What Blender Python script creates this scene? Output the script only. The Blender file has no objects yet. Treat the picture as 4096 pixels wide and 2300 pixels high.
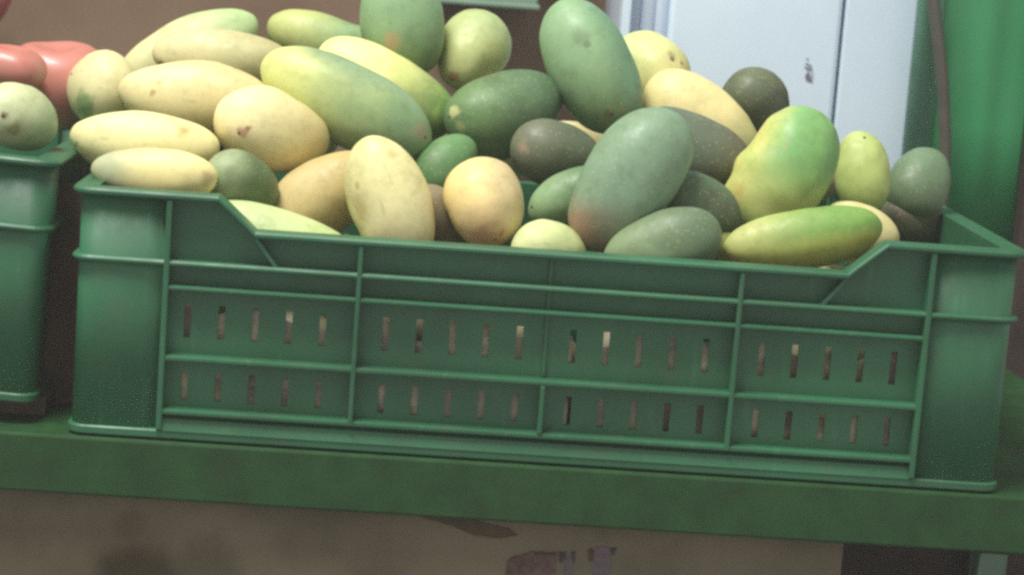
import bpy, bmesh, math, random
from mathutils import Vector, Matrix, Quaternion, noise
from mathutils.bvhtree import BVHTree

scene = bpy.context.scene
col = scene.collection
random.seed(7)

# ------------------------------------------------------------------ camera, light, exposure
cam_data = bpy.data.cameras.new('camera')
cam = bpy.data.objects.new('camera', cam_data)
col.objects.link(cam)
cam.matrix_world = Matrix((
    (0.996634, -0.068332, -0.045300, -0.08909),
    (-0.033827, 0.160585, -0.986442, -1.40000),
    (0.074680, 0.984654, 0.157733, 0.33835),
    (0, 0, 0, 1)))
cam_data.sensor_width = 36.0
cam_data.lens = 78.377
cam_data.clip_start = 0.05
cam_data.clip_end = 50
cam_data.dof.use_dof = True
cam_data.dof.focus_distance = 1.50
cam_data.dof.aperture_fstop = 9.0
scene.camera = cam

world = bpy.data.worlds.new('World')
scene.world = world
world.use_nodes = True
bg = world.node_tree.nodes['Background']
bg.inputs['Color'].default_value = (1.0, 0.99, 0.95, 1)
bg.inputs['Strength'].default_value = 0.56

def area(name, loc, target, sx, sy, power, color):
    l = bpy.data.lights.new(name, 'AREA')
    l.shape = 'RECTANGLE'; l.size = sx; l.size_y = sy; l.energy = power; l.color = color
    o = bpy.data.objects.new(name, l); col.objects.link(o)
    o.location = loc
    o.rotation_euler = (Vector(target) - Vector(loc)).to_track_quat('-Z', 'Y').to_euler()
    return o
area('shop_lamp', (-0.85, -0.60, 2.45), (0.0, 0.2, 0.15), 1.2, 0.5, 92.0, (1.0, 1.0, 0.955))

scene.view_settings.view_transform = 'Standard'
scene.view_settings.look = 'None'
scene.view_settings.exposure = 0.0
scene.view_settings.gamma = 1.0
scene.render.engine = 'CYCLES'
scene.cycles.filter_width = 2.9
scene.cycles.use_denoising = False      # the photograph is grainy

# ------------------------------------------------------------------ helpers
def lin(c):
    out = []
    for v in c:
        v = v / 255.0
        out.append(v / 12.92 if v <= 0.04045 else ((v + 0.055) / 1.055) ** 2.4)
    return tuple(out) + (1.0,)

def tag(o, label=None, cat=None, group=None, kind=None):
    if label: o['label'] = label
    if cat: o['category'] = cat
    if group: o['group'] = group
    if kind: o['kind'] = kind
    return o

def empty(name, loc=(0, 0, 0)):
    o = bpy.data.objects.new(name, None); o.location = loc
    o.empty_display_size = 0.05
    col.objects.link(o)
    return o

def mesh_obj(name, verts, faces, mat, parent=None, smooth=False):
    me = bpy.data.meshes.new(name)
    me.from_pydata([tuple(v) for v in verts], [], faces)
    me.update()
    o = bpy.data.objects.new(name, me)
    if mat: me.materials.append(mat)
    if smooth:
        me.polygons.foreach_set('use_smooth', [True] * len(me.polygons))
    col.objects.link(o)
    o.parent = parent
    return o

def bm_obj(name, bm, mat, parent=None, smooth=False):
    me = bpy.data.meshes.new(name)
    bmesh.ops.recalc_face_normals(bm, faces=bm.faces[:])
    bm.to_mesh(me); bm.free()
    if mat: me.materials.append(mat)
    if smooth:
        me.polygons.foreach_set('use_smooth', [True] * len(me.polygons))
    o = bpy.data.objects.new(name, me); col.objects.link(o); o.parent = parent
    return o

def box(name, x0, x1, y0, y1, z0, z1, mat, parent=None, bev=0.0, seg=2):
    bm = bmesh.new()
    bmesh.ops.create_cube(bm, size=1.0)
    for v in bm.verts:
        v.co = Vector((x0 + (v.co.x + .5) * (x1 - x0), y0 + (v.co.y + .5) * (y1 - y0), z0 + (v.co.z + .5) * (z1 - z0)))
    if bev:
        bmesh.ops.bevel(bm, geom=bm.edges[:], offset=bev, segments=seg, affect='EDGES', profile=0.5)
    return bm_obj(name, bm, mat, parent, smooth=False)

def copy_tree(o, parent=None):
    c = o.copy(); col.objects.link(c); c.parent = parent
    for ch in list(o.children):
        copy_tree(ch, c)
    return c

# ------------------------------------------------------------------ materials
class NT:
    def __init__(self, name):
        self.m = bpy.data.materials.new(name); self.m.use_nodes = True
        self.t = self.m.node_tree; self.n = self.t.nodes; self.l = self.t.links
        self.b = self.n['Principled BSDF']
    def new(self, kind, **kw):
        n = self.n.new(kind)
        for k, v in kw.items(): setattr(n, k, v)
        return n
    def link(self, a, b): self.l.new(a, b)
    def noise(self, vec, scale, detail=3.0, rough=0.55):
        n = self.new('ShaderNodeTexNoise')
        n.inputs['Scale'].default_value = scale; n.inputs['Detail'].default_value = detail
        n.inputs['Roughness'].default_value = rough
        if vec is not None: self.link(vec, n.inputs['Vector'])
        return n
    def rng(self, val, a, b, c=0.0, d=1.0, smooth=True):
        n = self.new('ShaderNodeMapRange')
        n.interpolation_type = 'SMOOTHSTEP' if smooth else 'LINEAR'
        self.link(val, n.inputs['Value'])
        for k, v in zip(('From Min', 'From Max', 'To Min', 'To Max'), (a, b, c, d)): n.inputs[k].default_value = v
        return n.outputs['Result']
    def mix(self, fac, a, b, blend='MIX'):
        n = self.new('ShaderNodeMix', data_type='RGBA', blend_type=blend)
        if isinstance(fac, (int, float)): n.inputs[0].default_value = fac
        else: self.link(fac, n.inputs[0])
        for s, v in ((6, a), (7, b)):
            if isinstance(v, tuple): n.inputs[s].default_value = v
            else: self.link(v, n.inputs[s])
        return n.outputs[2]
    def math(self, op, a, b=0.0):
        n = self.new('ShaderNodeMath', operation=op)
        for s, v in ((0, a), (1, b)):
            if isinstance(v, (int, float)): n.inputs[s].default_value = v
            else: self.link(v, n.inputs[s])
        return n.outputs[0]
    def vmath(self, op, a, b):
        n = self.new('ShaderNodeVectorMath', operation=op)
        for s, v in ((0, a), (1, b)):
            if isinstance(v, tuple): n.inputs[s].default_value = v
            else: self.link(v, n.inputs[s])
        return n
    def bump(self, h, strength, dist=0.001):
        n = self.new('ShaderNodeBump'); n.inputs['Strength'].default_value = strength
        n.inputs['Distance'].default_value = dist
        self.link(h, n.inputs['Height']); self.link(n.outputs['Normal'], self.b.inputs['Normal'])

def plain(name, c, rough=0.6, var=0.15, scale=30.0, spec=0.4, c2=None, c2lo=0.5, c2hi=0.75, bump=0.1, metal=0.0, coat=0.0):
    """A surface colour broken up by noise, with an optional second colour for wear or dirt."""
    s = NT(name)
    tc = s.new('ShaderNodeTexCoord').outputs['Object']
    n1 = s.noise(tc, scale, 5.0)
    base = lin(c)
    dark = tuple(v * (1 - var) for v in base[:3]) + (1.0,)
    lite = tuple(min(1, v * (1 + var)) for v in base[:3]) + (1.0,)
    cc = s.mix(s.rng(n1.outputs['Fac'], 0.3, 0.7), dark, lite)
    if c2:
        n2 = s.noise(tc, scale * 0.35, 6.0, 0.65)
        cc = s.mix(s.rng(n2.outputs['Fac'], c2lo, c2hi), cc, lin(c2))
    s.link(cc, s.b.inputs['Base Color'])
    n3 = s.noise(tc, scale * 3, 4.0)
    s.link(s.rng(n3.outputs['Fac'], 0.3, 0.7, rough - 0.08, rough + 0.08), s.b.inputs['Roughness'])
    s.b.inputs['Specular IOR Level'].default_value = spec
    s.b.inputs['Metallic'].default_value = metal
    s.b.inputs['Coat Weight'].default_value = coat
    if bump: s.bump(n3.outputs['Fac'], bump)
    return s.m

def plastic(name, c, dust):
    s = NT(name)
    tc = s.new('ShaderNodeTexCoord').outputs['Object']
    n1 = s.noise(tc, 9.0, 4.0)
    n2 = s.noise(tc, 45.0, 6.0, 0.65)
    st = s.new('ShaderNodeMapping'); st.inputs['Scale'].default_value = (120, 120, 18)
    s.link(tc, st.inputs['Vector'])
    n3 = s.noise(st.outputs['Vector'], 1.0, 4.0)
    base = lin(c)
    cc = s.mix(s.rng(n1.outputs['Fac'], 0.3, 0.7), tuple(v * .82 for v in base[:3]) + (1,), tuple(v * 1.18 for v in base[:3]) + (1,))
    cc = s.mix(s.math('MULTIPLY', s.rng(n2.outputs['Fac'], 0.5, 0.75), 0.32), cc, lin(dust))
    cc = s.mix(s.math('MULTIPLY', s.rng(n3.outputs['Fac'], 0.58, 0.76), 0.28), cc, lin((84, 134, 106)))
    s.link(cc, s.b.inputs['Base Color'])
    s.link(s.rng(n2.outputs['Fac'], 0.3, 0.7, 0.40, 0.56), s.b.inputs['Roughness'])
    s.b.inputs['Specular IOR Level'].default_value = 0.5
    s.bump(n2.outputs['Fac'], 0.12)
    return s.m

M_CRATE = plastic('green_plastic', (46, 102, 70), (80, 94, 68))
M_SHELF = plain('green_shelf_paint', (34, 74, 36), 0.55, 0.2, 34, 0.35, (42, 62, 36), 0.52, 0.80, 0.2)
M_LEG = plain('pale_green_paint', (68, 88, 72), 0.5, 0.15, 20)
M_WALL = plain('brown_wall', (140, 116, 96), 0.85, 0.14, 5, 0.2, (116, 94, 80), 0.45, 0.8)
M_WHITE = plain('white_enamel', (224, 240, 255), 0.4, 0.03, 8, 0.5, (212, 228, 246), 0.5, 0.85, 0.02)
M_TRIM = plain('grey_white_trim', (214, 224, 240), 0.4, 0.05, 12)
M_GROOVE = plain('dark_gasket', (58, 66, 78), 0.7, 0.1, 30)
M_MARK = plain('purple_grey_ink', (118, 112, 128), 0.6, 0.2, 120)
M_GREENP = plain('green_sheet', (56, 142, 90), 0.55, 0.12, 7, 0.35, (78, 136, 98), 0.5, 0.8)
M_GREENL = plain('pale_green_pipe', (122, 178, 150), 0.4, 0.1, 12, 0.5, (100, 164, 128), 0.5, 0.8)
M_CABLE = plain('brown_cable', (84, 82, 72), 0.6, 0.1, 60)
M_SHADE = plain('shade_brown', (66, 54, 50), 0.75, 0.2, 18, 0.25)  # darkness put into the colour, for areas that lie in shadow
M_BOARD = plain('pale_green_board', (126, 150, 132), 0.5, 0.08, 15)
M_RED = plain('pink_red_plastic', (196, 104, 104), 0.6, 0.15, 18, 0.3, (150, 92, 100), 0.5, 0.8)
M_SCAR = plain('dry_stem', (112, 84, 62), 0.9, 0.3, 300, 0.1)
M_TEARGAP = plain('tear_gap_dark', (84, 72, 56), 0.95, 0.2, 90, 0.1)  # shade of the gap at the tear, put into the colour
M_STRIP = plain('dark_red_brown_wood', (92, 70, 58), 0.8, 0.2, 30, 0.2)
M_BATTEN = plain('old_timber', (88, 74, 58), 0.85, 0.25, 40, 0.2)
M_FLOOR = plain('grey_floor', (70, 64, 58), 0.85, 0.2, 10, 0.2)

def cardboard_mat():
    s = NT('cardboard')
    tc = s.new('ShaderNodeTexCoord').outputs['Object']
    n1 = s.noise(tc, 14.0, 5.0)
    cc = s.mix(s.rng(n1.outputs['Fac'], 0.3, 0.7), lin((104, 95, 78)), lin((123, 112, 94)))
    n2 = s.noise(tc, 26.0, 5.0)
    # damp brown stain soaked into the board near its lower left, and a fainter run above it
    for (x, y, z), r, c, k in (((-0.250, 0.015, -0.105), 0.042, (62, 50, 36), 0.85), ((-0.262, 0.015, -0.062), 0.016, (96, 80, 64), 0.6),
                               ((-0.205, 0.015, -0.088), 0.030, (84, 74, 60), 0.7), ((-0.10, 0.015, -0.10), 0.03, (96, 78, 62), 0.6)):
        off = s.vmath('SUBTRACT', n2.outputs['Color'], (0.5, 0.5, 0.5))
        sc = s.vmath('SCALE', off.outputs[0], (0, 0, 0)); sc.inputs['Scale'].default_value = r * 1.1
        p = s.vmath('ADD', tc, sc.outputs[0])
        d = s.vmath('DISTANCE', p.outputs[0], (x, y, z)).outputs['Value']
        cc = s.mix(s.math('MULTIPLY', s.rng(d, r, r * 0.35), k), cc, lin(c))
    s.link(cc, s.b.inputs['Base Color'])
    s.b.inputs['Roughness'].default_value = 0.9
    s.b.inputs['Specular IOR Level'].default_value = 0.15
    wv = s.new('ShaderNodeTexWave', bands_direction='X'); wv.inputs['Scale'].default_value = 90
    s.link(tc, wv.inputs['Vector'])
    s.bump(wv.outputs['Fac'], 0.1, 0.0006)
    return s.m
M_CARD = cardboard_mat()

# ------------------------------------------------------------------ setting
wall = box('wall', -1.6, 1.3, 0.78, 0.84, -0.45, 1.6, M_WALL); tag(wall, kind='structure')
floor = box('floor', -1.6, 1.3, -0.6, 0.779, -0.50, -0.452, M_FLOOR); tag(floor, kind='structure')

# shelf: board, painted fascia, legs
shelf = empty('display_shelf', (0, 0, 0))
tag(shelf, 'long green painted shelf that carries the two green plastic crates', 'shelf')
box('shelf_board', -1.3, 0.430, 0.0125, 0.46, -0.020, -0.0015, M_SHELF, shelf, 0.001)
box('fascia', -1.3, 0.431, 0.0, 0.012, -0.0395, -0.001, M_SHELF, shelf, 0.0018)
box('shade_panel', -1.3, 0.430, 0.4605, 0.468, -0.452, -0.002, M_SHADE, shelf, 0.001)  # dark sheet added to stand for the shadow under the shelf
for x0, y0 in ((0.2945, 0.0012), (0.405, 0.435), (-1.29, 0.0012), (-1.29, 0.435)):
    box('leg', x0, x0 + 0.0185, y0 if y0 > .1 else 0.0008, y0 + 0.02, -0.452, -0.0398 if y0 < .1 else -0.0205, M_LEG, shelf, 0.0012)

# ------------------------------------------------------------------ crate
HW, DP = 0.3065, 0.40
RIBS = (-0.244, -0.122, 0.0, 0.122, 0.244)
Z2, Z3, Z4, Z5 = 0.1165, 0.1005, 0.0553, 0.0203
ZHI, ZLO = 0.1595, 0.1385

def sstep(a, b, x):
    t = min(1, max(0, (x - a) / (b - a))); return t
def rim_z(x, y):
    if 0.03 < y < DP - 0.03: return ZHI
    t = sstep(0.189, 0.213, abs(x))
    t = t if 0.08 < t < 0.92 else (t * t * (3 - 2 * t))
    return ZLO + (ZHI - ZLO) * t

def ring_path(inset, r=0.015, nfront=0.006):
    """Closed outline of the crate seen from above, inset from its outermost line."""
    x1, y0, y1 = HW - inset, inset, DP - inset
    r = max(0.004, r - inset)
    pts = []
    def line(a, b):
        n = max(2, int((Vector(b) - Vector(a)).length / nfront))
        for i in range(n): pts.append(tuple(Vector(a).lerp(Vector(b), i / n)))
    def arc(cx, cy, a0):
        for i in range(7):
            a = math.radians(a0 + 90 * i / 7); pts.append((cx + r * math.cos(a), cy + r * math.sin(a)))
    line((-x1 + r, y0), (x1 - r, y0)); arc(x1 - r, y0 + r, -90)
    line((x1, y0 + r), (x1, y1 - r)); arc(x1 - r, y1 - r, 0)
    line((x1 - r, y1), (-x1 + r, y1)); arc(-x1 + r, y1 - r, 90)
    line((-x1, y1 - r), (-x1, y0 + r)); arc(-x1 + r, y0 + r, 180)
    return pts

def ring(name, in0, in1, zf, h, parent, bev=0.0010):
    """A strip swept round the crate between two insets, its top at zf(x, y), h thick, edges eased."""
    prof = [(in0 + bev, 0), (in0, -bev), (in0, -h + bev), (in0 + bev, -h), (in1, -h), (in1, 0)]
    loops = []
    base = ring_path(in0)
    n = len(base)
    for ins, dz in prof:
        p = ring_path(ins)
        # same sample count because the spacing rule uses the outer path; resample by matching angle
        loops.append([])
        for i in range(n):
            bx, by = base[i]
            j = (i - 1) % n; k = (i + 1) % n
            t = Vector((base[k][0] - base[j][0], base[k][1] - base[j][1])).normalized()
            nx, ny = -t.y, t.x            # inward for a counter-clockwise outline
            d = ins - in0
            x, y = bx + nx * d, by + ny * d
            loops[-1].append((x, y, zf(bx, by) + dz))
    verts = [v for lp in loops for v in lp]
    m = len(loops); faces = []
    for a in range(m):
        b = (a + 1) % m
        for i in range(n):
            k = (i + 1) % n
            faces.append((a * n + i, a * n + k, b * n + k, b * n + i))
    o = mesh_obj(name, verts, faces, M_CRATE, parent)
    bm = bmesh.new(); bm.from_mesh(o.data); bmesh.ops.recalc_face_normals(bm, faces=bm.faces[:]); bm.to_mesh(o.data); bm.free()
    return o

SLOT_B, SLOT_A = (0.0245, 0.0435), (0.0655, 0.0875)
SW = 0.0021
def wall_sheet(name, pts, slots, parent, thick=0.0024):
    """Sheet over a run of plan points (x, y, inward normal), open at the slot columns."""
    rows = [0.0025, SLOT_B[0], SLOT_B[1], SLOT_A[0], SLOT_A[1], 0.112]
    verts, faces = [], []
    nc = len(pts)
    for (x, y, nx, ny) in pts:
        zt = rim_z(x, y if abs(ny) > .5 else 0.2) - 0.003
        for z in rows + [zt]:
            verts.append((x, y, z))
    nr = len(rows) + 1
    off = len(verts)
    for (x, y, nx, ny) in pts:
        zt = rim_z(x, y if abs(ny) > .5 else 0.2) - 0.003
        for z in rows + [zt]:
            verts.append((x + nx * thick, y + ny * thick, z))
    def solid(i, j): return 0 <= i < nc - 1 and 0 <= j < nr - 1 and not (i in slots and j in (1, 3))
    for i in range(nc - 1):
        for j in range(nr - 1):
            if not solid(i, j): continue
            a, b, c, d = i * nr + j, (i + 1) * nr + j, (i + 1) * nr + j + 1, i * nr + j + 1
            faces.append((a, b, c, d)); faces.append((off + d, off + c, off + b, off + a))
            if not solid(i - 1, j): faces.append((d, off + d, off + a, a))
            if not solid(i + 1, j): faces.append((b, off + b, off + c, c))
            if not solid(i, j - 1): faces.append((a, off + a, off + b, b))
            if not solid(i, j + 1): faces.append((c, off + c, off + d, d))
    return mesh_obj(name, verts, faces, M_CRATE, parent)

def slot_run(ribs, n, pitch, shift):
    cs = []
    for b in range(len(ribs) - 1):
        mid = (ribs[b] + ribs[b + 1]) / 2 + shift[b]
        for k in range(n): cs.append(mid + (k - (n - 1) / 2) * pitch)
    return cs

def make_crate():
    root = empty('plastic_crate')
    ins = 0.0135
    # front and back walls
    cs = slot_run(RIBS, 5, 0.0216, (-0.004, 0.001, 0.0, 0.001))
    edges = sorted([-0.2445, 0.2445, -0.213, 0.213, -0.205, 0.205, -0.197, 0.197, -0.189, 0.189] + [c - SW for c in cs] + [c + SW for c in cs])
    slots = {i for i in range(len(edges) - 1) if any(abs((edges[i] + edges[i + 1]) / 2 - c) < 1e-4 for c in cs)}
    # notch samples can fall inside a slot column: drop those that do
    keep = [e for e in edges if not any(c - SW + 1e-6 < e < c + SW - 1e-6 for c in cs)]
    slots = {i for i in range(len(keep) - 1) if any(abs((keep[i] + keep[i + 1]) / 2 - c) < 1e-4 for c in cs)}
    wall_sheet('front_wall', [(x, ins, 0, 1) for x in keep], slots, root)
    wall_sheet('back_wall', [(x, DP - ins, 0, -1) for x in keep], slots, root)
    ys = slot_run((0.05, 0.15, 0.25, 0.35), 4, 0.022, (0, 0, 0))
    ye = sorted([0.05, 0.35] + [c - SW for c in ys] + [c + SW for c in ys])
    ysl = {i for i in range(len(ye) - 1) if any(abs((ye[i] + ye[i + 1]) / 2 - c) < 1e-4 for c in ys)}
    for sx in (-1, 1):
        wall_sheet('side_wall', [(sx * (HW - ins), y, -sx, 0) for y in ye], ysl, root)
    # rounded corner posts, a touch proud of the walls
    ci, r = 0.0050, 0.013
    for sx in (-1, 1):
        for sy in (0, 1):
            pts = []
            X, Y = HW - ci, (ci if sy == 0 else DP - ci)
            d = 1 if sy == 0 else -1
            pts.append((sx * 0.2447, Y + d * 0.0052))
            pts.append((sx * 0.250, Y + d * 0.0030))
            pts.append((sx * 0.258, Y + d * 0.0008))
            for i in range(9):
                a = math.radians(90 * i / 8)
                pts.append((sx * (X - r + r * math.sin(a)), Y + d * (r - r * math.cos(a))))
            pts.append((sx * (X - .001), Y + d * 0.040)); pts.append((sx * (X - .005), Y + d * 0.0448))
            zt = ZHI - 0.003
            vs, fs = [], []
            k = len(pts)
            cen = Vector((0, DP / 2))
            for zz in (0.0025, zt):
                for (x, y) in pts: vs.append((x, y, zz))
            for zz in (0.0025, zt):
                for (x, y) in pts: vs.append((x - sx * 0.0016, y + d * 0.0016, zz))
            for i in range(k - 1):
                fs.append((i, i + 1, k + i + 1, k + i)); fs.append((2 * k + i, 3 * k + i, 3 * k + i + 1, 2 * k + i + 1))
                fs.append((k + i, k + i + 1, 3 * k + i + 1, 3 * k + i)); fs.append((i, 2 * k + i, 2 * k + i + 1, i + 1))
            o = mesh_obj('corner_post', vs, fs, M_CRATE, root, smooth=False)
            bm = bmesh.new(); bm.from_mesh(o.data); bmesh.ops.recalc_face_normals(bm, faces=bm.faces[:]); bm.to_mesh(o.data); bm.free()
            for p in o.data.polygons: p.use_smooth = abs(p.normal.z) < 0.5
    ring('rim', 0.0, 0.0160, rim_z, 0.0044, root, 0.0014)
    ring('ledge', 0.0012, 0.0140, lambda x, y: Z2, 0.0040, root, 0.0014)
    ring('base_ring', 0.0030, 0.0125, lambda x, y: 0.0062, 0.0058, root)
    # base board with a lattice feel: plain sheet, hardly seen
    box('base', -HW + .012, HW - .012, 0.012, DP - .012, 0.0012, 0.0048, M_CRATE, root)
    for fy in (0, 1):
        def fb(name, x0, x1, i0, i1, z0, z1, bev=0.0009):
            ya, yb = (i0, i1) if fy == 0 else (DP - i1, DP - i0)
            return box(name, x0, x1, ya, yb, z0, z1, M_CRATE, root, bev)
        for z, h in ((Z3, 0.0034), (Z4, 0.0040), (Z5, 0.0040)):
            fb('ledge', -0.2445, 0.2445, 0.0018, 0.0137, z - h, z, 0.0013)
        for i, x in enumerate(RIBS):
            w = 0.0019 if i in (0, 4) else 0.0016
            z0, z1 = (0.0064, ZHI - .0045) if i in (0, 4) else (Z5 - 0.0036, ZLO - .0045) if i in (1, 3) else (Z5 - .0005, Z4 - .0038)
            fb('rib', x - w, x + w, 0.0009, 0.0138, z0, z1)
        fb('rib', -0.0012, 0.0012, 0.0105, 0.0138, Z4 + .001, ZLO - .0045, 0.0006)
        # slanted skirt below the lowest ledge
        sy = 1 if fy == 0 else -1
        b0 = 0 if fy == 0 else DP
        vs = []
        for x in (-0.2425, 0.2425):
            for (i_, z_) in ((0.0130, Z5 - 0.0046), (0.0130, 0.0058), (0.0024, 0.0058), (0.0052, Z5 - 0.0070), (0.0098, Z5 - .0050)):
                vs.append((x, b0 + sy * i_, z_))
        fs = [(0, 1, 2, 3, 4), (9, 8, 7, 6, 5)] + [(a, (a + 1) % 5, (a + 1) % 5 + 5, a + 5) for a in range(5)]
        o = mesh_obj('skirt', vs, fs, M_CRATE, root)
        bm = bmesh.new(); bm.from_mesh(o.data); bmesh.ops.recalc_face_normals(bm, faces=bm.faces[:]); bm.to_mesh(o.data); bm.free()
        # slanted gussets that carry the dip of the rim down to the ledge
        for sx in (-1, 1):
            a = Vector((sx * 0.1895, 0, ZLO - 0.004)); b = Vector((sx * 0.1745, 0, Z2 - 0.001))
            t = (b - a).normalized(); nrm = Vector((t.z, 0, -t.x)) * 0.0011
            vs = []
            for p in (a, b):
                for s_ in (-1, 1):
                    for i_ in (0.0035, 0.0138):
                        q = p + nrm * s_; vs.append((q.x, b0 + sy * i_, q.z))
            fs = [(0, 1, 3, 2), (4, 6, 7, 5), (0, 4, 5, 1), (2, 3, 7, 6), (0, 2, 6, 4), (1, 5, 7, 3)]
            o = mesh_obj('gusset', vs, fs, M_CRATE, root)
            bm = bmesh.new(); bm.from_mesh(o.data); bmesh.ops.recalc_face_normals(bm, faces=bm.faces[:]); bm.to_mesh(o.data); bm.free()
    return root

crate = make_crate()
tag(crate, 'green slotted plastic crate heaped with mangoes, standing at the shelf edge', 'crate', 'green plastic fruit crates')
crate2 = copy_tree(crate)
crate2.location = (-0.6300, 0.020, 0.0245)
crate2.rotation_euler = (0, math.radians(2.3), 0)      # its far end, out of the picture, stands on something
crate2['label'] = 'green plastic crate at the left edge, cut off, with the tomatoes in it'
strip = empty('wooden_strip', (-0.314, 0.03, 0.0))
tag(strip, 'dark brown strip of wood standing in the gap between the two crates', 'wood strip')
box('slat', -0.0200, 0.0060, 0.058, 0.072, -0.0008, 0.150, M_STRIP, strip, 0.0012)
bat = empty('timber_batten', (-0.38, 0.07, 0.0))
tag(bat, 'short brown timber packing under the right end of the left crate', 'batten')
box('block', -0.06, 0.056, -0.020, 0.06, -0.0012, 0.0118, M_BATTEN, bat, 0.0014)

M_PAPER = plain('pale_paper', (182, 172, 150), 0.9, 0.2, 60, 0.1, (112, 98, 86), 0.46, 0.60, 0.1)
def paper_lining(x0, x1, z0, z1, seed, label):
    """Crumpled sheet tucked inside the front wall, its upper edge torn unevenly."""
    nx, nz = int((x1 - x0) / 0.004), 22
    sv = Vector((seed, seed * .3, 1.7))
    vs, fs = [], []
    for side in (0, 1):
        for j in range(nz + 1):
            for i in range(nx + 1):
                x = x0 + (x1 - x0) * i / nx
                top = z1 + 0.014 * noise.noise(Vector((x * 30, seed, 0))) + 0.006 * noise.noise(Vector((x * 110, seed, 3)))
                z = z0 + (top - z0) * j / nz
                g = noise.noise(Vector((x * 42, 0, z * 55)) + sv) + 0.5 * noise.noise(Vector((x * 120, 0, z * 130)) + sv)
                y = 0.0166 + 0.0030 * min(1.0, max(0.0, 0.45 + 0.9 * g)) + side * 0.0003
                vs.append((x, y, z))
    k = nx + 1; h = k * (nz + 1)
    for j in range(nz):
        for i in range(nx):
            a = j * k + i
            fs.append((a, a + 1, a + k + 1, a + k)); fs.append((h + a + k, h + a + k + 1, h + a + 1, h + a))
    for i in range(nx):
        fs.append((i + 1, i, h + i, h + i + 1)); a = nz * k + i; fs.append((a, a + 1, h + a + 1, h + a))
    for j in range(nz):
        a = j * k; fs.append((a, a + k, h + a + k, h + a)); a = j * k + nx; fs.append((a + k, a, h + a, h + a + k))
    o = mesh_obj('paper_lining', vs, fs, M_PAPER, None, True)
    tag(o, label, 'paper', 'paper lining the crate')
paper_lining(-0.236, 0.018, 0.0065, 0.0800, 3.1, 'pale crumpled paper behind the slots in the left half of the crate front')
paper_lining(0.026, 0.240, 0.0065, 0.0820, 8.4, 'pale crumpled paper behind the slots in the right half of the crate front')

# ------------------------------------------------------------------ background
# white cabinet with a trim on its left and two door leaves
cab = empty('white_cabinet', (0.2, 0.56, -0.45))
tag(cab, 'white cabinet standing behind the mangoes, with a dark vertical door gap', 'cabinet')
def cbox(name, x0, x1, y0, y1, z0, z1, mat, bev=0.001):
    o = box(name, x0, x1, y0, y1, z0, z1, mat, None, bev)
    o.parent = cab; o.matrix_parent_inverse = Matrix.Translation(cab.location).inverted()
    return o
cbox('cabinet_body', 0.0795, 0.3355, 0.5780, 0.76, -0.45, 1.2, M_TRIM)
cbox('edge_strip', 0.0780, 0.0858, 0.5480, 0.5775, -0.45, 1.2, M_WHITE)
def flute(x0, x1, y0, y1):
    vs, fs = [], []
    n = 8
    for z in (-0.45, 1.2):
        for i in range(n + 1):
            t = i / n; vs.append((x0 + (x1 - x0) * t, y0 - (y0 - y1) * math.sin(t * math.pi), z))
        vs += [(x1, 0.5777, z), (x0, 0.5777, z)]
    k = n + 3
    fs = [(i, (i + 1) % k, k + (i + 1) % k, k + i) for i in range(k)] + [tuple(range(k - 1, -1, -1)), tuple(range(k, 2 * k))]
    o = mesh_obj('fluted_trim', vs, fs, M_TRIM, None, False)
    for p in o.data.polygons: p.use_smooth = abs(p.normal.z) < .5
    o.parent = cab; o.matrix_parent_inverse = Matrix.Translation(cab.location).inverted()
flute(0.0861, 0.0966, 0.5700, 0.5685)
flute(0.0968, 0.1085, 0.5660, 0.5635)
flute(0.1087, 0.1198, 0.5640, 0.5605)
cbox('door_leaf', 0.1200, 0.2708, 0.5500, 0.5770, -0.45, 1.2, M_WHITE, 0.004)
cbox('door_leaf', 0.2734, 0.3365, 0.5495, 0.5770, -0.45, 1.2, M_WHITE, 0.0015)
cbox('door_gasket', 0.2700, 0.2742, 0.5570, 0.5768, -0.45, 1.2, M_GROOVE, 0.0)
# smudged ink mark on the wide leaf: strokes as thin raised shapes
def mark(pts):
    n = len(pts)
    vs = [(x, 0.5494, z) for x, z in pts] + [(x, 0.5503, z) for x, z in pts]
    fs = [tuple(range(n)), tuple(range(2 * n - 1, n - 1, -1))] + [(i, n + i, n + (i + 1) % n, (i + 1) % n) for i in range(n)]
    o = mesh_obj('ink_mark', vs, fs, M_MARK, None)
    o.parent = cab; o.matrix_parent_inverse = Matrix.Translation(cab.location).inverted()
mx, mz = 0.2465, 0.2355
u = 0.00034 
def mp(*p): mark([(mx + (x - 30) * u * .95, mz - (y - 40) * u * .95) for x, y in p])
mp((17, 3), (22, 3), (26, 11), (21, 8))
mp((18, 15), (34, 22), (36, 30), (33, 30), (31, 25), (17, 19))
mp((16, 24), (24, 28), (33, 30), (36, 32), (39, 42), (36, 40), (32, 33), (27, 36), (22, 34), (16, 29))
mp((38, 42), (42, 56), (39, 54), (36, 43))
mp((26, 38), (30, 42), (34, 50), (40, 60), (41, 69), (34, 66), (25, 65), (20, 58), (20, 48))

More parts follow.
